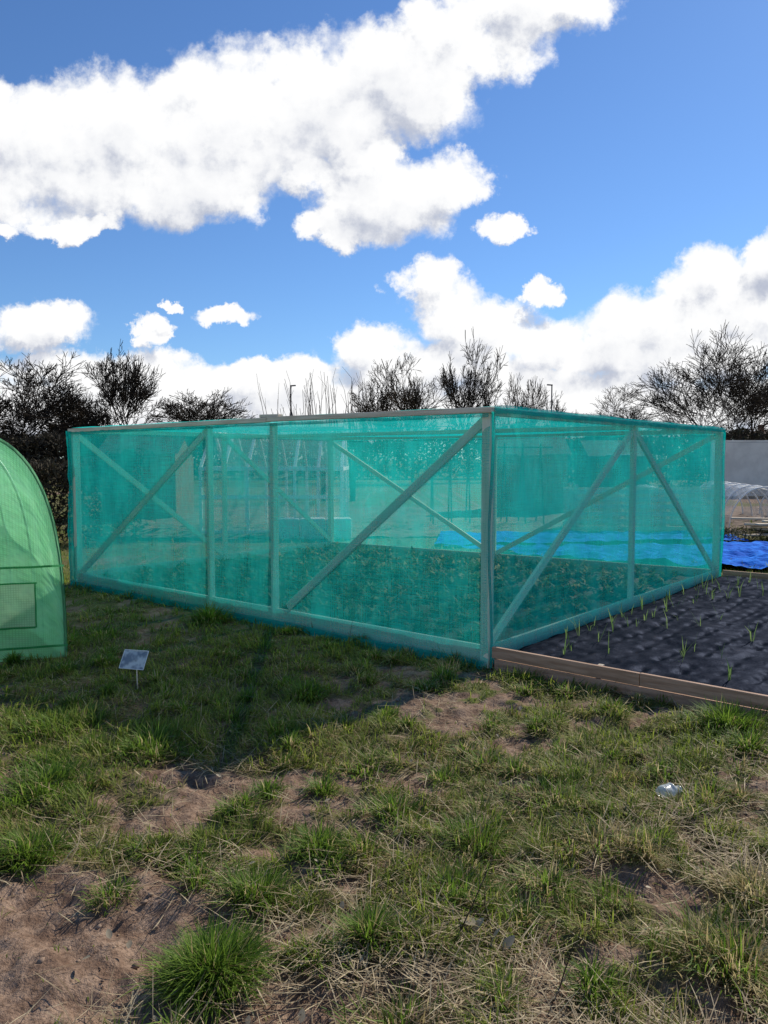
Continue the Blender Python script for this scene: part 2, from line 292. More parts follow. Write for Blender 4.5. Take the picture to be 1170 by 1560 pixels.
# netting: threads cover more of the view at a slant
def netmat(name,al,ah,c1,c2,cmin=.6):
    m,t,out=newmat(name); uv=t.new('ShaderNodeUVMap').outputs[0]
    vs=t.noise(t.v('MULTIPLY',uv,(75,3,1)),1,2,.6,dim='2D'); hs=t.noise(t.v('MULTIPLY',uv,(3,85,1)),1,2,.6,dim='2D'); big=t.noise(t.v('MULTIPLY',uv,(2.2,1.0,1)),1.3,4,.55,dim='2D')
    f=t.m('ADD',t.m('MULTIPLY',t.m('ADD',vs,hs),.24),t.m('MULTIPLY',big,.52))
    a0=t.ss(f,.36,.64,al,ah)
    lw=t.new('ShaderNodeLayerWeight'); lw.inputs[0].default_value=.5
    cs=t.m('MAXIMUM',t.m('SUBTRACT',1.0,lw.outputs['Facing']),cmin)
    al_=t.m('SUBTRACT',1.0,t.m('POWER',t.m('SUBTRACT',1.0,a0),t.m('DIVIDE',1.0,cs)))
    c=t.mix(t.ss(f,.35,.65),c1,c2)
    df=t.new('ShaderNodeBsdfDiffuse'); t.put(df,0,c); tr=t.new('ShaderNodeBsdfTranslucent'); t.put(tr,0,c)
    a=t.new('ShaderNodeMixShader'); a.inputs[0].default_value=.6; t.L.new(df.outputs[0],a.inputs[1]); t.L.new(tr.outputs[0],a.inputs[2])
    tp=t.new('ShaderNodeBsdfTransparent'); x=t.new('ShaderNodeMixShader'); t.put(x,0,al_); t.L.new(tp.outputs[0],x.inputs[1]); t.L.new(a.outputs[0],x.inputs[2]); t.L.new(x.outputs[0],out.inputs[0]); return m
NET=netmat('teal_shade_netting',.26,.43,(.025,.68,.60),(.035,.80,.70)); NETR=netmat('teal_roof_netting',.50,.66,(.02,.68,.60),(.03,.80,.70)); NETD=netmat('teal_netting_hem',.45,.68,(.004,.45,.40),(.006,.58,.51))
def sheet(name,fn,ns,nt,mat,parent,us=1,vs=1):
    s,t_=np.meshgrid(np.linspace(0,1,ns),np.linspace(0,1,nt)); V=fn(s,t_).reshape(-1,3)
    id_=np.arange(ns*nt).reshape(nt,ns); F=np.stack([id_[:-1,:-1].ravel(),id_[:-1,1:].ravel(),id_[1:,1:].ravel(),id_[1:,:-1].ravel()],1)
    o=mesh_np(name,V,F,mat=mat,parent=parent,smooth=True); uvl=o.data.uv_layers.new(name='UVMap')
    uv=np.stack([s.ravel()*us,t_.ravel()*vs],1)[F.ravel()].astype(np.float32); uvl.data.foreach_set('uv',uv.ravel()); return o
def netwall(nm,ztop,seed,flare=.06,k0=.012):
    p,q=walls[nm]; d,L,n=wallinfo(p,q)
    def fn(s,t):
        S_=s*L; z=.0+t*ztop
        off=k0+.03*(fbm(S_*1.2,z*1.0,seed,3)-.5)*2*np.sin(np.pi*t)**.5+.022*(vn(S_*3+z*4,z*1.2-S_*.8,seed+5)-.5)+.014*(vn(S_*9+z*1.5,z*1.2,seed+9)-.5)+.02*(vn(S_*7,z*.6,seed+11)-.5)*np.abs(t-.5)*2
        b=np.clip(1-z/.10,0,1); off=off+b*b*flare*(.5+fbm(S_*4,z*0,seed+2,2)); off=np.maximum(off,.004)
        zz=z-.015+b*(fbm(S_*3,z*0+.5,seed+4,2)-.5)*.06
        x=p[0]+d[0]*S_+n[0]*off; y=p[1]+d[1]*S_+n[1]*off; return np.stack([x,y,zz],-1)
    sheet('netting_'+nm,fn,260,90,NET,cage,L,ztop)
    for lab,z0,z1,kk in (('top_hem',ztop-.05,ztop+.012,.02),('bottom_hem',-.01,.05,.0)):
        if nm=='ab' and lab=='top_hem': z0,z1=ztop-.03,ztop+.0
        if nm in('bd','dc') and lab=='bottom_hem': continue
        def fh(s,t,z0=z0,z1=z1,kk=kk):
            S_=s*L; z=z0+(z1-z0)*t+ .012*(vn(S_*5,z0+0*S_,seed+20)-.5)
            if kk==0: off=k0+.03+flare*(.5+fbm(S_*4,z*0,seed+2,2))*np.clip(1-z/.1,0,1)**2
            else: off=k0+kk+.006*(vn(S_*20,t*2,seed+3)-.5)
            return np.stack([p[0]+d[0]*S_+n[0]*off,p[1]+d[1]*S_+n[1]*off,z],-1)
        sheet(f'{lab}_{nm}',fh,240,5,NETD,cage,L,.05)
netwall('ab',1.952,1.); netwall('ac',2.0,2.,.05); netwall('bd',1.97,3.,.02); netwall('dc',1.97,4.,.02)
def roof(s,t):
    p=A[None,None]*(1-s[...,None])*(1-t[...,None])+B*s[...,None]*(1-t[...,None])+C*(1-s[...,None])*t[...,None]+D*s[...,None]*t[...,None]
    z=2.005-.07*np.sin(np.pi*s)**.6*np.abs(np.sin(2*np.pi*t))**.8+.012*(fbm(s*18,t*18,3.,3)-.5)
    return np.stack([p[...,0],p[...,1],z],-1)
sheet('roof_netting',roof,120,120,NETR,cage,6,5.6)
for nm,p,r in (('a',A,.010),('b',B,.035),('c',C,.018)):
    o_=(p-cen)/np.linalg.norm(p-cen)
    def fs(s,t,p=p,o_=o_,r=r):
        a_=s*2*np.pi; z=-.01+t*1.97; rr=r*(.6+.8*fbm(t*14,s*3,p[0],2)); c=p+o_*.025
        cx=c[0]+.012*np.sin(z*4+p[0]); return np.stack([cx+rr*np.cos(a_),c[1]+rr*np.sin(a_)+0*z,z],-1)
    sheet('gathered_netting_'+nm,fs,10,60,NETD,cage,.2,2)
def bedsurf(poly,z0,amp,seed,inset=.0):
    a,b,c,d_=poly
    def fn(s,t):
        s=s[...,None];t=t[...,None]; p=a*(1-s)*(1-t)+b*s*(1-t)+c*s*t+d_*(1-s)*t
        q=(a+b+c+d_)/4; p=q+(p-q)*(1-inset)
        z=z0+amp*(fbm(p[...,0]*3,p[...,1]*3,seed,4)-.5)*2
        return np.stack([p[...,0],p[...,1],z],-1)
    return fn
SOILD=stdmat('dark_bed_soil',(.04,.028,.02),(.10,.07,.045),6,.95,bump=1,bd=.03)
sheet('vegetable_bed_soil',bedsurf([A,C,D,B],.06,.05,5.,.02),160,160,SOILD,None)
parts=[]
for i in range(1350):
    s=random.uniform(.05,.95); tt=random.uniform(.04,.96); s=round(s*14)/14+random.gauss(0,.010)
    p=A*(1-s)*(1-tt)+B*s*(1-tt)+C*(1-s)*tt+D*s*tt
    k=14; th=rng.uniform(0,2*np.pi,k); pos=np.tile(np.array([p[0],p[1],.07]),(k,1))+rng.normal(0,.03,(k,3))*[1,1,.3]
    col=mixc(rng.uniform(0,1,k),(.03,.07,.02),(.12,.19,.055)); dr=rng.uniform(0,1,k)<.2; col[dr]=(.36,.30,.15)
    parts.append(blades(pos,rng.uniform(.07,.16,k),rng.uniform(.025,.055,k),rng.uniform(.3,1.1,k),rng.uniform(.2,.9,k),col,head=th))
joinb('strawberry_plants',parts,GL)
# ---------------------------------------------------------------- right raised bed
rb=empty('raised_bed')
dd=-dAB; nb=wallinfo(A,B)[2]
for i,(z0,s0,s1) in enumerate([(-.02,.06,2.1),(-.02,2.104,4.2),(.075,.04,1.2),(.075,1.204,3.3),(.075,3.304,4.2)]):
    beam(f'side_board_{i}',on(A,dd,s0,z0+.045,nb,.004*(z0>0)),on(A,dd,s1,z0+.043,nb,.004*(z0>0)),.088,.03,BOARD,rb,(nb[0],nb[1],0))
beam('far_board',on(C,dd,.05,.07,-nb,.0),on(C,dd,4.2,.07,-nb,.0),.16,.03,BOARD,rb,(nb[0],nb[1],0))
dAC=(C-A)/np.linalg.norm(C-A)
beam('outer_board',on(E0,dAC,0,.07,nb,0),on(E0,dAC,5.6,.07,nb,0),.17,.03,BOARD,rb,(dd[0],dd[1],0))
for s in (.9,2.1): beam('stake',on(A,dd,s,-.1,nb,-.04),on(A,dd,s,.16,nb,-.04),.04,.04,GREY,rb,(nb[0],nb[1],0))
m,t,out=newmat('black_weed_membrane'); tcx=t.new('ShaderNodeTexCoord'); O=tcx.outputs['Object']
c=t.mix(t.ss(t.noise(O,5,4,.6),.4,.7),(.006,.008,.013),(.020,.022,.030)); c=t.mix(t.ss(t.noise(O,40,3,.7),.64,.75),c,(.07,.05,.035))
bn=t.bump(t.noise(O,8,3,.6),.5,.02); p=t.new('ShaderNodeBsdfDiffuse'); t.put(p,0,c); t.put(p,'Normal',bn); gg=t.new('ShaderNodeBsdfGlossy'); gg.inputs['Roughness'].default_value=.5; gg.inputs[0].default_value=(.6,.7,1,1); t.put(gg,'Normal',bn)
x=t.new('ShaderNodeMixShader'); x.inputs[0].default_value=.009; t.L.new(p.outputs[0],x.inputs[1]); t.L.new(gg.outputs[0],x.inputs[2]); t.L.new(x.outputs[0],out.inputs[0]); MEM=m
def mem(s,t):
    S_=.03+s*4.13; T_=.03+t*5.5
    p=A+dd*S_[...,None]+dAC*T_[...,None]
    Sw=S_+.08*(vn(S_*2,T_*2,31.)-.5); Tw=T_+.14*(vn(S_*2.5,T_*2.5,41.)-.5)
    gx_=(Sw/.24)%1-.5; gy_=(Tw/.2+.5*(np.floor(Sw/.24)%2))%1-.5
    i_=np.floor(Sw/.24); j_=np.floor(Tw/.2+.5*(i_%2)); rn=hsh(i_,j_,1.)
    z=.105-.022*(.2+1.1*rn)*np.exp(-((gx_/.16)**2+(gy_/.3)**2))+.016*rn*np.exp(-(((gx_-.22)/.12)**2+(gy_/.25)**2))+.028*(fbm(S_*3,T_*3,7.,3)-.5)*2+.010*(vn(S_*4+T_*2,T_*14,4.)-.5)
    e=np.minimum(np.minimum(S_-.03,4.16-S_),np.minimum(T_-.03,5.53-T_)); z=z-.04*np.clip(1-e/.12,0,1)
    return np.stack([p[...,0],p[...,1],z],-1)
sheet('weed_membrane',mem,300,360,MEM,rb,4,5.5)
parts=[]
for i in range(1,17):
    for j in range(0,27):
        S_=i*.24+random.gauss(0,.03); T_=j*.2+.1*(i%2)+.1+random.gauss(0,.03)
        pr=.7 if (S_<.6 and T_>.3) else .2 if S_<1.5 else .05
        if random.random()>pr or T_>5.3: continue
        p=A+dd*S_+dAC*T_; k=random.randint(2,4); th=rng.uniform(0,2*np.pi,k)
        pos=np.tile(np.array([p[0],p[1],.08]),(k,1))+rng.normal(0,.004,(k,3))
        parts.append(blades(pos,rng.uniform(.09,.26,k),rng.uniform(.005,.010,k),rng.uniform(.05,.4,k),rng.uniform(0,.9,k),mixc(rng.uniform(0,1,k),(.10,.19,.05),(.24,.34,.11)),head=th))
joinb('leek_plants',parts,GL)
# ---------------------------------------------------------------- green mini polytunnel
tun=empty('green_polytunnel')
def greenpe(name,c,al):
    m,t,out=newmat(name); uv=t.new('ShaderNodeUVMap').outputs[0]; sx=t.new('ShaderNodeSeparateXYZ'); t.L.new(uv,sx.inputs[0])
    def grid(o): return t.m('LESS_THAN',t.m('FRACT',t.m('MULTIPLY',o,55)),.25)
    gm=t.m('MAXIMUM',grid(sx.outputs[0]),grid(sx.outputs[1])); nn=t.noise(uv,3,3,.6,dim='2D')
    cc_=t.mix(t.m('MULTIPLY',gm,.7),c,tuple(x*.55 for x in c)); cc_=t.mix(t.ss(nn,.4,.7,0.,.5),cc_,tuple(min(1,x*1.2+.08) for x in c))
    df=t.new('ShaderNodeBsdfPrincipled'); t.put(df,'Base Color',cc_); df.inputs['Roughness'].default_value=.4; tr=t.new('ShaderNodeBsdfTranslucent'); t.put(tr,0,cc_)
    bn=t.bump(nn,.8,.06); t.put(df,'Normal',bn); t.put(tr,'Normal',bn)
    a=t.new('ShaderNodeMixShader'); a.inputs[0].default_value=.68; t.L.new(df.outputs[0],a.inputs[1]); t.L.new(tr.outputs[0],a.inputs[2])
    tp=t.new('ShaderNodeBsdfTransparent'); x=t.new('ShaderNodeMixShader'); t.put(x,0,t.m('ADD',al,t.m('MULTIPLY',gm,.1),clamp=True)); t.L.new(tp.outputs[0],x.inputs[1]); t.L.new(a.outputs[0],x.inputs[2]); t.L.new(x.outputs[0],out.inputs[0]); return m
GPE=greenpe('green_reinforced_cover',(.36,.88,.48),.58); GPD=greenpe('dark_green_binding',(.04,.28,.10),.95); GPW=greenpe('mesh_window',(.62,.70,.52),.75)
STEEL=stdmat('galvanised_steel',(.4,.42,.42),(.55,.56,.56),10,.35,metal=.9)
wT=.9; hT=1.85; cT=T0+tf*wT
def arc(a_):
    c_=np.cos(a_); s_=np.sin(a_); return np.sign(c_)*np.abs(c_)**(2/3)*wT, np.abs(s_)**(2/3)*hT
def rectpanel(name,x0,x1,z0,z1,off,mat):
    def fn(s,t):
        x=x0+(x1-x0)*s; z=z0+(z1-z0)*t; off_=off+.014*(fbm(x*9,z*9,4.,3)-.5); z=z+.012*(fbm(x*4,x*0,5.,2)-.5); p=cT[None,None]-tf*x[...,None]-tax*off_[...,None]; return np.stack([p[...,0],p[...,1],z],-1)
    sheet(name,fn,30,30,mat,tun,x1-x0,z1-z0)
def endgrid(s,t):
    x=-wT+2*wT*s; zt=hT*(np.maximum(0,1-np.abs(x/wT)**3))**(1/3); z=t*zt; off=.015+.045*(fbm(x*4+z,z*4,6.,3)-.35)*np.sin(np.pi*t)*np.sin(np.pi*s); p=cT[None,None]-tf*x[...,None]-tax*off[...,None]; return np.stack([p[...,0],p[...,1],z],-1)
sh=lambda s:(1-np.cos(np.pi*s))/2
sheet('end_panel',lambda s,t:endgrid(sh(s),t),90,60,GPE,tun,1.8,1.85)
rectpanel('seam_upper',-.88,.885,.745,.762,.058,GPD); rectpanel('skirt_seam',-.895,.895,.10,.118,.06,GPD); 
rectpanel('window_mesh',.38,.66,.28,.62,.060,GPW); rectpanel('window_trim_top',.36,.68,.62,.633,.064,GPD); rectpanel('window_trim_side',.66,.672,.27,.62,.064,GPD); rectpanel('window_trim_bottom',.36,.66,.265,.28,.064,GPD)
rectpanel('zip',-.34,-.31,.05,1.7,.05,GPD)
def body(s,t):
    xx,zz=arc(s*np.pi); yb=t*3; sag=1-.03*np.abs(np.sin(yb*np.pi)); p=cT[None,None]-tf*(xx*sag)[...,None]+tax*yb[...,None]; return np.stack([p[...,0],p[...,1],zz*sag],-1)
sheet('cover',body,80,60,GPE,tun,4,3)
def tube(name,pts,r,mat,parent,cyc=False):
    cu=bpy.data.curves.new(name,'CURVE'); cu.dimensions='3D'; cu.bevel_depth=r; cu.bevel_resolution=2; sp_=cu.splines.new('POLY'); sp_.points.add(len(pts)-1)
    for i,q in enumerate(pts): sp_.points[i].co=(*q,1)
    sp_.use_cyclic_u=cyc; cu.materials.append(mat); return link(bpy.data.objects.new(name,cu),parent)
for yb in (0,1,2,3):
    aa=np.linspace(0,np.pi,40); xx,zz=arc(aa); pts=[tuple((cT-tf*x+tax*yb))+(z,) for x,z in zip(xx*.995,zz*.995)]; tube('hoop',pts,.013,GPD if yb==0 else STEEL,tun)
# ---------------------------------------------------------------- trees
def prisms(segs,k=3):
    s=np.array(segs); p0=s[:,0:3];p1=s[:,3:6];r0=s[:,6];r1=s[:,7]; d=p1-p0; d/=np.linalg.norm(d,axis=1)[:,None]+1e-9
    up=np.where(np.abs(d[:,2:3])>.9,np.array([[1,0,0]]),np.array([[0,0,1]])); a=np.cross(d,up); a/=np.linalg.norm(a,axis=1)[:,None]+1e-9; b=np.cross(d,a)
    Vs=[]
    for (p,r) in ((p0,r0),(p1,r1)):
        for i in range(k):
            an=2*np.pi*i/k; Vs.append(p+(a*np.cos(an)+b*np.sin(an))*r[:,None])
    V=np.stack(Vs,1).reshape(-1,3); base=np.arange(len(s))[:,None]*2*k
    F=np.concatenate([base+np.array([[i,(i+1)%k,k+(i+1)%k,k+i]]) for i in range(k)])
    return V,F
BARK=stdmat('bare_bark',(.026,.021,.017),(.06,.048,.036),4,.95,bump=0,spec=.03)
BARK2=stdmat('twig_brown',(.04,.031,.022),(.09,.068,.046),4,.95,bump=0,spec=.03)
def tree(name,loc,Hh,Wd,seed,upr=.3,mat=BARK,stems=1,tw=.010,spread=1.,nk=(5,5,4,4,3,3)):
    R=random.Random(seed); segs=[]; LV=len(nk)
    def grow(p,d,L,r,lv):
        n=3 if lv<2 else 2; pts=[p]; 
        for i in range(n):
            d=(d+Vector((R.gauss(0,.13),R.gauss(0,.13),R.gauss(.05,.10)))).normalized(); q=p+d*(L/n); segs.append((*p,*q,r*(1-.4*i/n),r*(1-.4*(i+1)/n))); p=q; pts.append((q,d))
        if lv>=LV: return
        kk=nk[lv]
        for c in range(kk):
            q,dq=pts[1+min(n-1,int(R.uniform(.15,1)*n))] if c else pts[-1]
            ax=Vector((R.gauss(0,1),R.gauss(0,1),R.gauss(0,.6))); ax=(ax-ax.dot(dq)*dq).normalized(); sp_=R.uniform(.35,.95)*spread*(1 if c else .4)
            nd=(dq*math.cos(sp_)+ax*math.sin(sp_)+Vector((0,0,.2*upr))).normalized()
            grow(q,nd,L*R.uniform(.58,.8),r*R.uniform(.45,.62),lv+1)
    for st in range(stems):
        k=(stems>1); d0=Vector((R.gauss(0,.04+.22*k),R.gauss(0,.04+.22*k),1)).normalized()
        grow(Vector((R.gauss(0,.25*k),R.gauss(0,.25*k),0)),d0,1.,.05/(stems**.5),0)
    s=np.array(segs); zm=np.percentile(s[:,5],99.7); xm=np.percentile(np.abs(s[:,3]),98); 
    s[:,[2,5]]*=Hh/zm; s[:,[0,1,3,4]]*=Wd/2/xm; s[:,6:8]=np.maximum(s[:,6:8]*Hh*.25,tw); 
    V,F=prisms(s); o=mesh_np(name,V,F,mat=mat); o.location=loc; return o
tree('bare_tree',(-26.5,58,0),8.9,8.4,11,tw=.018); tree('bare_tree',(-20.2,60,0),9.6,6.4,12,upr=.5,tw=.017); tree('bare_tree',(-15.2,62,0),7.1,8.2,13,tw=.017)
tree('bare_tree',(-31,57,0),8.2,7.5,31,tw=.016); tree('bare_tree',(-24.0,64,0),6.8,7,41,tw=.017)
tree('bare_tree',(2.0,55,0),8.9,7.2,14,mat=BARK2,tw=.013,nk=(5,5,4,4,3,3)); tree('bare_tree',(5.9,55,0),9.7,4.4,15,upr=.5,tw=.014,nk=(6,5,4,4,4),mat=BARK,spread=1.1); tree('bare_tree',(10.2,58,0),7.9,5.4,16,tw=.012,mat=BARK2,nk=(5,5,4,4,3)); tree('bare_tree',(17.5,60,0),6.9,6.4,17,tw=.012,mat=BARK2); tree('bare_tree',(14.6,62,0),6.5,4,19,tw=.012,mat=BARK2,nk=(5,5,4,4,3))
tree('bare_tree',(-.4,57,0),7.3,4.8,43,tw=.012,mat=BARK2,nk=(5,5,4,4,3))
tree('bare_tree',(21.5,50,0),8.9,8.8,18,tw=.013,stems=3,mat=BARK,nk=(5,4,4,3,3,2)); tree('bare_tree',(26.5,56,0),8.6,7,21,tw=.014,mat=BARK,nk=(5,5,4,4,3)); tree('bare_tree',(-38,55,0),9,8,22,tw=.015); tree('bare_tree',(34,58,0),8,8,23,tw=.015)
segs=[]
for i in range(60):
    x=random.uniform(-4.2,-.6); y=30+random.uniform(-.5,.5); hh=random.uniform(3.5,5.0)-abs(x+2.3)*.25; p=Vector((x,y,1)); tx=random.gauss(0,.10)
    for k in range(5):
        q=p+Vector((tx+random.gauss(0,.04)-.01*k,0,1)).normalized()*(hh-1)/5; segs.append((*p,*q,.020-.0025*k,.018-.0025*k)); 
        if k>2 and random.random()<.5:
            e=q+Vector((random.gauss(0,.15),random.gauss(0,.2),.45)); segs.append((*q,*e,.007,.005))
        p=q
for x in (-3.4,-2.3,-1.2): segs.append((x,30,0,x,30,1.1,.12,.14))
V,F=prisms(segs); mesh_np('coppiced_willow',V,F,mat=BARK2)
def hedge(name,p0,p1,h0,h1,dep,n,size,seed,cols=((.02,.022,.012),(.07,.065,.036))):
    r=np.random.default_rng(seed); t_=r.uniform(0,1,n); p=np.array(p0)[None]*(1-t_)[:,None]+np.array(p1)[None]*t_[:,None]
    hh=h0+(h1-h0)*fbm(t_*np.hypot(p1[0]-p0[0],p1[1]-p0[1])*.35,t_*0,seed,4); z=hh*(1-r.uniform(0,1,n)**1.6*1.0)+np.abs(r.normal(0,.04,n))*hh; off=r.normal(0,dep/2.5,n)
    c=np.stack([p[:,0]+r.normal(0,.1,n),p[:,1]+off,z],1)
    a=r.normal(0,1,(n,3)); a/=np.linalg.norm(a,axis=1)[:,None]; b=np.cross(a,r.normal(0,1,(n,3))); b/=np.linalg.norm(b,axis=1)[:,None]
    s=size*r.uniform(.4,1.3,n)[:,None]; V=np.stack([c-a*s-b*s*.25,c+a*s-b*s*.15,c+a*s+b*s*.2,c-a*s+b*s*.25],1).reshape(-1,3)
    F=np.arange(n*4).reshape(-1,4); tone=r.uniform(0,1,n); col=np.repeat(mixc(tone,*cols),4,0); return mesh_np(name,V,F,mat=HM,col=col)
HM=leafmat('hedge_twigs',.1,.9)
hedge('hedgerow',(-70,66),(75,66),2.4,4.6,3,52000,.26,1); hedge('hedgerow',(-34,50),(-16,52),2.2,3.9,3,16000,.18,5,((.018,.016,.011),(.055,.045,.028)))
hedge('bramble_hedge',(-10,13.5),(-4.7,15.2),1.2,1.95,.9,17000,.055,2,((.018,.016,.010),(.075,.06,.035)))
hedge('hedgerow',(9,45),(40,47),1.4,2.8,2,16000,.13,6,((.03,.027,.017),(.10,.075,.048)))
# ---------------------------------------------------------------- lamp posts
DK=stdmat('dark_painted_steel',(.05,.055,.06),(.09,.09,.1),5,.5,metal=.3)
def lamp(loc,h,side):
    e=empty('street_lamp',loc); tube('pole',[(0,0,z) for z in np.linspace(0,h,6)],.05,DK,e); o=beam('lantern',(side*-.05,0,h+.04),(side*.38,0,h+.07),.09,.16,DK,None,(0,1,0)); o.parent=e
lamp((-7.1,60,0),7.15,1); lamp((13.0,61,0),7.3,-1)
# ---------------------------------------------------------------- plots beyond
def flat(name,pts,z,mat,amp=.02,n=60,seed=1.):
    P_=[np.array(q,float) for q in pts]
    return sheet(name,bedsurf(P_,z,amp,seed),n,n,mat,None,3,3)
TARP=stdmat('blue_tarpaulin',(.005,.10,.52),(.02,.22,.80),4,.85,bump=.8,bd=.08,spec=.03)
flat('blue_tarpaulin',[(1.0,13.5),(5.0,10.95),(12,11.9),(12,14.4)],.09,TARP,.10,160,3.)
flat('blue_tarpaulin',[(.9,14.0),(7,14.9),(7,16.4),(1.2,16.4)],.08,TARP,.07,90,8.)
flat('allotment_soil',[(-5.5,15.3),(14,17.2),(22,26),(-8,26)],.03,stdmat('plot_soil',(.12,.08,.055),(.24,.17,.12),2,.95,bump=1,bd=.05),.06,140,4.)
gh=empty('greenhouse'); ALU=stdmat('white_aluminium',(.80,.82,.80),(.88,.89,.88),5,.5,metal=0)
m,t,out=newmat('horticultural_glass'); gl=t.new('ShaderNodeBsdfGlossy'); gl.inputs['Roughness'].default_value=.08; tp=t.new('ShaderNodeBsdfTransparent'); tcg=t.new('ShaderNodeTexCoord')
df=t.new('ShaderNodeBsdfTranslucent'); df.inputs[0].default_value=(.5,.58,.55,1); x0=t.new('ShaderNodeMixShader'); x0.inputs[0].default_value=.35; t.L.new(df.outputs[0],x0.inputs[1]); t.L.new(gl.outputs[0],x0.inputs[2])
x=t.new('ShaderNodeMixShader'); t.put(x,0,t.ss(t.noise(tcg.outputs['Object'],1.5,2),.3,.7,.15,.3)); t.L.new(tp.outputs[0],x.inputs[1]); t.L.new(x0.outputs[0],x.inputs[2]); t.L.new(x.outputs[0],out.inputs[0]); GLASS=m
gx0,gx1,gy0,gy1,ge,grh=-3.9,-.9,16.6,19.2,1.4,2.3; gym=(gy0+gy1)/2
def quadm(name,pts,mat,parent): 
    me=bpy.data.meshes.new(name); me.from_pydata(pts,[],[tuple(range(len(pts)))]); me.materials.append(mat); return link(bpy.data.objects.new(name,me),parent)
for i,x in enumerate(np.linspace(gx0,gx1,7)):
    for a_,b_ in (((x,gy0,0),(x,gy0,ge)),((x,gy1,0),(x,gy1,ge)),((x,gy0,ge),(x,gym,grh)),((x,gy1,ge),(x,gym,grh))): beam('bar',a_,b_,.06,.05,ALU,gh,(0,1,.1),0)
for a_,b_ in (((gx0,gy0,ge),(gx1,gy0,ge)),((gx0,gy1,ge),(gx1,gy1,ge)),((gx0,gym,grh),(gx1,gym,grh)),((gx0,gy0,.05),(gx1,gy0,.05)),((gx0,gy0,.8),(gx1,gy0,.8)),((gx1,gy0,ge),(gx1,gy1,ge)),((gx1,gym,0),(gx1,gym,grh)),((gx0,gy0,ge),(gx0,gy1,ge))): beam('frame',a_,b_,.08,.08,ALU,gh,(0,.1,1) if a_[2]==b_[2] else (0,1,0),0)
quadm('glass_front',[(gx0,gy0,0),(gx1,gy0,0),(gx1,gy0,ge),(gx0,gy0,ge)],GLASS,gh); quadm('glass_roof_front',[(gx0,gy0,ge),(gx1,gy0,ge),(gx1,gym,grh),(gx0,gym,grh)],GLASS,gh); quadm('glass_roof_back',[(gx0,gy1,ge),(gx1,gy1,ge),(gx1,gym,grh),(gx0,gym,grh)],GLASS,gh)
quadm('gable',[(gx1,gy0,0),(gx1,gy1,0),(gx1,gy1,ge),(gx1,gym,grh),(gx1,gy0,ge)],GLASS,gh)
WHITE=stdmat('white_plastic',(.66,.68,.66),(.8,.82,.8),4,.5)
for i,x in enumerate(np.arange(-2.2,-.7,.52)): beam('white_storage_box',(x,15.6,.22),(x+.5,15.65,.22),.42,.4,WHITE,None,(0,1,0),.03)
def shed(x0,x1,y0,y1,e,r,mat,roof):
    s=empty('garden_shed'); ym=(y0+y1)/2
    n_=int((x1-x0)/.14)
    for i in range(n_):
        xa=x0+(x1-x0)*(i+.5)/n_; beam('plank',(xa,y0,0),(xa,y0,e),(x1-x0)/n_-.008,.02,mat,s,(0,1,0),0)
    quadm('side_wall',[(x0,y0+.01,0),(x0,y1,0),(x0,y1,e),(x0,ym,r),(x0,y0+.01,e)],mat,s); quadm('side_wall2',[(x1,y0+.01,0),(x1,y1,0),(x1,y1,e),(x1,ym,r),(x1,y0+.01,e)],mat,s); quadm('back_wall',[(x0,y1,0),(x1,y1,0),(x1,y1,e),(x0,y1,e)],mat,s)
    quadm('roof_front',[(x0-.1,y0-.12,e-.05),(x1+.1,y0-.12,e-.05),(x1+.1,ym,r+.03),(x0-.1,ym,r+.03)],roof,s); quadm('roof_back',[(x0-.1,y1+.12,e-.05),(x1+.1,y1+.12,e-.05),(x1+.1,ym,r+.03),(x0-.1,ym,r+.03)],roof,s)
    beam('door_frame',((x0+x1)/2-.4,y0-.02,1.75),((x0+x1)/2+.4,y0-.02,1.75),.06,.03,WHITE,s,(0,1,0),0)
    quadm('window',[(x0+.2,y0-.015,1.0),(x0+.7,y0-.015,1.0),(x0+.7,y0-.015,1.5),(x0+.2,y0-.015,1.5)],GLASS,s)
FELT=stdmat('roof_felt',(.05,.055,.05),(.10,.10,.09),6,.9); SHED=stdmat('shed_wood',(.16,.10,.06),(.26,.17,.10),3,.8,(14,14,1)); SHEDG=stdmat('green_shed_wood',(.05,.10,.07),(.09,.15,.10),3,.8,(14,14,1))
shed(3.2,5.4,23,25,1.8,2.3,SHED,FELT); shed(6.6,8.4,25,27,1.75,2.2,SHEDG,FELT); shed(-7.6,-5.6,21,23,1.8,2.3,SHED,FELT)
pl=empty('pallet_compost_bin')
for z in np.arange(.1,1.0,.16):
    beam('slat',(4.2,17.0,z),(7.2,16.8,z),.10,.02,GREY,pl,(0,1,0),0); beam('slat',(4.2,18.3,z),(7.2,18.1,z),.10,.02,GREY,pl,(0,1,0),0)
for x in (4.2,5.2,6.2,7.2): beam('upright',(x,17.04,0),(x,17.04,1.05),.08,.05,GREY,pl,(0,1,0),0); beam('divider',(x,17.1,.5),(x,18.1,.5),.9,.02,GREY,pl,(1,0,0),0)
bp=empty('cane_frame')
for i in range(7): tube('cane',[(1.2+i*.45,19,0),(1.2+i*.45,19.5,2.0)],.018,BARK2,bp); tube('cane',[(1.2+i*.45,20,0),(1.2+i*.45,19.5,2.0)],.018,BARK2,bp)
tube('cane_top',[(1.0,19.5,1.9),(4.2,19.5,1.9)],.018,BARK2,bp)
m,t,out=newmat('clear_polythene'); pb=t.new('ShaderNodeBsdfPrincipled'); pb.inputs['Base Color'].default_value=(.6,.65,.65,1); pb.inputs['Roughness'].default_value=.4; pb.inputs['Specular IOR Level'].default_value=.2; tp=t.new('ShaderNodeBsdfTransparent'); x=t.new('ShaderNodeMixShader'); tcg=t.new('ShaderNodeTexCoord')
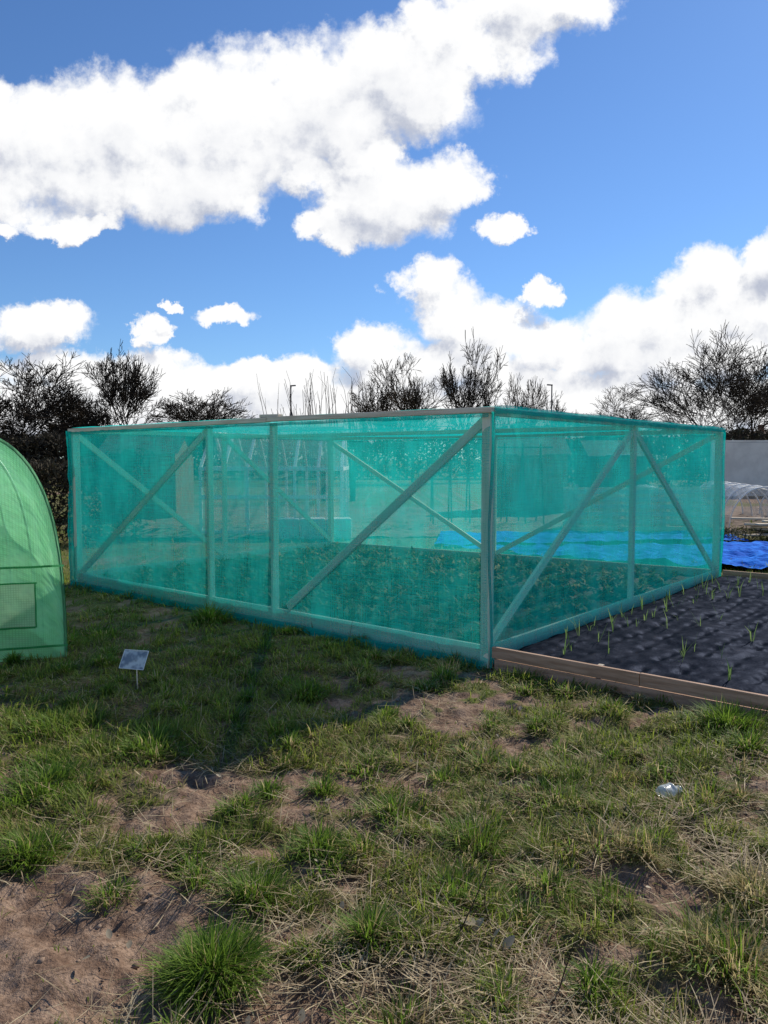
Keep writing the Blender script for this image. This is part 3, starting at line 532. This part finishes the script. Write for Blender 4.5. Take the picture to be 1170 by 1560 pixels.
t.put(x,0,t.ss(t.noise(tcg.outputs['Object'],4,3),.3,.7,.2,.55)); t.L.new(tp.outputs[0],x.inputs[1]); t.L.new(pb.outputs[0],x.inputs[2]); t.L.new(x.outputs[0],out.inputs[0]); POLY=m
def cloche(x0,y0,dx,dy,R,Hc,n):
    ct=empty('cloche_tunnel'); l=math.hypot(dx,dy); ex,ey=-dy/l,dx/l
    def cl(s,t): 
        a_=s*np.pi; sg=1-.05*np.abs(np.sin(t*(n-1)*np.pi)); return np.stack([x0+dx*t+ex*R*np.cos(a_)*sg,y0+dy*t+ey*R*np.cos(a_)*sg,Hc*np.sin(a_)*sg+.02],-1)
    sheet('cover',cl,30,60,POLY,ct)
    for tt in np.linspace(0,1,n): a_=np.linspace(0,np.pi,20); q=cl(a_/np.pi,tt+0*a_); tube('hoop',[tuple(v) for v in q*1.002],.018,WHITE,ct)
cloche(8.6,17.6,1.0,5.0,.75,.95,6); cloche(7.0,19.2,.9,4.6,.6,.8,6); cloche(10.3,17.2,1.2,5,.75,.95,6)
CONC=stdmat('concrete',(.66,.63,.58),(.80,.77,.71),1.2,.9,bump=.2)
cw=empty('concrete_wall')
for i in range(7): beam('panel',(14.2+i*3.0,34+.1*i,1.17),(17.18+i*3.0,34.1+.1*i,1.17),2.34,.15,CONC,cw,(0,1,0),.01)
beam('coping',(14.1,34.05,2.39),(35.3,34.75,2.39),.08,.24,CONC,cw,(0,1,0),.01)
hs=empty('brick_house'); BR=stdmat('brick',(.20,.09,.06),(.28,.14,.09),20,.9); TILE=stdmat('roof_tile',(.10,.06,.045),(.17,.10,.07),8,.9)
def house(x0,x1,y0,y1,e,r):
    ym=(y0+y1)/2
    for nm,pts in (('wall_front',[(x0,y0,0),(x1,y0,0),(x1,y0,e),(x0,y0,e)]),('wall_left',[(x0,y0,0),(x0,y1,0),(x0,y1,e),(x0,ym,r),(x0,y0,e)]),('wall_right',[(x1,y0,0),(x1,y1,0),(x1,y1,e),(x1,ym,r),(x1,y0,e)])): quadm(nm,pts,BR,hs)
    quadm('roof_front',[(x0-.3,y0-.4,e-.1),(x1+.3,y0-.4,e-.1),(x1+.3,ym,r+.1),(x0-.3,ym,r+.1)],TILE,hs); quadm('roof_back',[(x0-.3,y1+.4,e-.1),(x1+.3,y1+.4,e-.1),(x1+.3,ym,r+.1),(x0-.3,ym,r+.1)],TILE,hs)
    for k in range(3): beam('window',(x0+1.5+k*3,y0-.03,1.8),(x0+2.7+k*3,y0-.03,1.8),1.0,.04,WHITE,hs,(0,1,0),0)
    beam('chimney',(x0+2,ym,r-.3),(x0+2,ym,r+.9),.6,.6,BR,hs,(0,1,0),0)
house(47,58,98,106,3.2,5.2)
db=empty('timber_pile')
for i in range(10): 
    x=7.2+random.uniform(-.3,.6); beam('plank',(x,15.4+random.uniform(-.4,.4),.14+i*.035),(x+random.uniform(1.2,2.2),15.5+random.uniform(-.5,.5),.14+i*.035),.14,.03,[GREY,RAIL][i%2],db,(0,0,1),0)
hedge('weed_clumps',(6.0,15.0),(12,17.2),.05,.28,.8,2600,.05,9,((.05,.04,.02),(.22,.2,.09)))
# ---------------------------------------------------------------- litter
m,t,out=newmat('clear_crushed_plastic'); pb=t.new('ShaderNodeBsdfPrincipled'); pb.inputs['Base Color'].default_value=(.75,.78,.78,1); pb.inputs['Roughness'].default_value=.15; tp=t.new('ShaderNodeBsdfTransparent'); x=t.new('ShaderNodeMixShader'); x.inputs[0].default_value=.5; t.L.new(tp.outputs[0],x.inputs[1]); t.L.new(pb.outputs[0],x.inputs[2]); t.L.new(x.outputs[0],out.inputs[0]); CP=m
def bottle(s,t):
    a_=s*2*np.pi; prof=np.interp(t,[0,.03,.1,.6,.78,.86,.88,.93,1],[.002,.026,.03,.03,.014,.012,.016,.016,.002])*1.25; prof=prof*(.75+.5*fbm(s*5+t*3,t*9,3.,3)); ln=-.065+.13*t
    zz=.035+prof*np.sin(a_)*.75; dx=.9*ln-.35*prof*np.cos(a_); dy=.35*ln+.9*prof*np.cos(a_); return np.stack([1.34+dx,3.56+dy,zz+.02],-1)
sheet('crushed_plastic_bottle',bottle,24,40,CP,None)
tr=empty('plant_label_marker',(-1.76,5.42,.0)); 
m,t,out=newmat('plastic_sleeved_card'); tcg=t.new('ShaderNodeTexCoord'); c=t.mix(t.ss(t.noise(tcg.outputs['Object'],14,2,.6),.42,.62),(.25,.30,.38),(.66,.71,.76)); pb=t.new('ShaderNodeBsdfPrincipled'); t.put(pb,'Base Color',c); pb.inputs['Roughness'].default_value=.3; trn=t.new('ShaderNodeBsdfTranslucent'); t.put(trn,0,c); x=t.new('ShaderNodeMixShader'); x.inputs[0].default_value=.35; t.L.new(pb.outputs[0],x.inputs[1]); t.L.new(trn.outputs[0],x.inputs[2]); t.L.new(x.outputs[0],out.inputs[0])
def card(s,t):
    x=(s-.5)*.17; y=(t-.5)*.135; z=.008*(fbm(s*3,t*3,2.,2)-.5)+.012*s*s; a_=math.radians(58); return np.stack([x+.02*(t-.5),y*math.cos(a_)-z,.19+y*math.sin(a_)+z+.02*(s-.5)*-1],-1)
sheet('card',card,20,20,m,tr); 
for (s0,t0,s1,t1) in ((0,0,1,0),(0,1,1,1),(0,0,0,1),(1,0,1,1)):
    q=card(np.array([s0,s1]),np.array([t0,t1])); tube('sleeve_edge',[tuple(q[0]),tuple(q[1])],.003,WHITE,tr)
tube('stake',[(.02,.0,-.03),(.015,.005,.1),(.012,.02,.19)],.0045,RAIL,tr)
segs=[]
for (x,y,h,lx) in ((.22,2.45,.28,.10),(.36,2.5,.22,-.05),(-.72,2.9,.16,.03),(.1,2.2,.16,-.2),(1.4,2.5,.2,.2),(-.3,6.55,.25,.02),(.5,2.22,.2,.05)):
    p=Vector((x,y,-.01)); dv=Vector((lx,random.gauss(0,.1),h))/4
    for k in range(4):
        q=p+dv+Vector((random.gauss(0,.008),random.gauss(0,.008),0)); segs.append((*p,*q,.0028-.0004*k,.0024-.0004*k)); e=q+Vector((random.gauss(0,.04),random.gauss(0,.04),.02)); segs.append((*q,*e,.0012,.0008)); p=q
V,F=prisms(segs,5); mesh_np('dead_stalks',V,F,mat=BARK2)
Vs=[];Fs=[];Cs=[];o=0
spots=[(.28,2.5,.04),(.31,2.48,.035),(.36,2.42,.035),(.40,2.40,.03)]+[(random.uniform(-1,1.4),random.uniform(2.1,5),random.uniform(.008,.02)) for _ in range(90)]
for (x,y,s_) in spots:
    a_=random.uniform(0,6.28); tl=Matrix.Rotation(a_,3,'Z')@Matrix.Rotation(random.uniform(.2,1.1),3,'X'); z=float(hgt(np.array([x]),np.array([y]))[0])+s_*1.2
    out_=[(0,-1,0),(.5,-.55,.12),(.62,0,.2),(.4,.6,.1),(0,1,.05),(-.4,.6,.1),(-.62,0,.2),(-.5,-.55,.12),(0,0,0)]
    for q in out_: v=tl@Vector(q)*s_; Vs.append((x+v.x,y+v.y,z+v.z))
    for i in range(8): Fs.append((o+8,o+i,o+(i+1)%8))
    c=random.uniform(.6,1.1); Cs+= [(.45*c,.38*c,.26*c)]*9; o+=9
mesh_np('dry_leaves',np.array(Vs),None,np.array(Fs),mat=leafmat('dry_leaf',.25),col=np.array(Cs))
print('done')
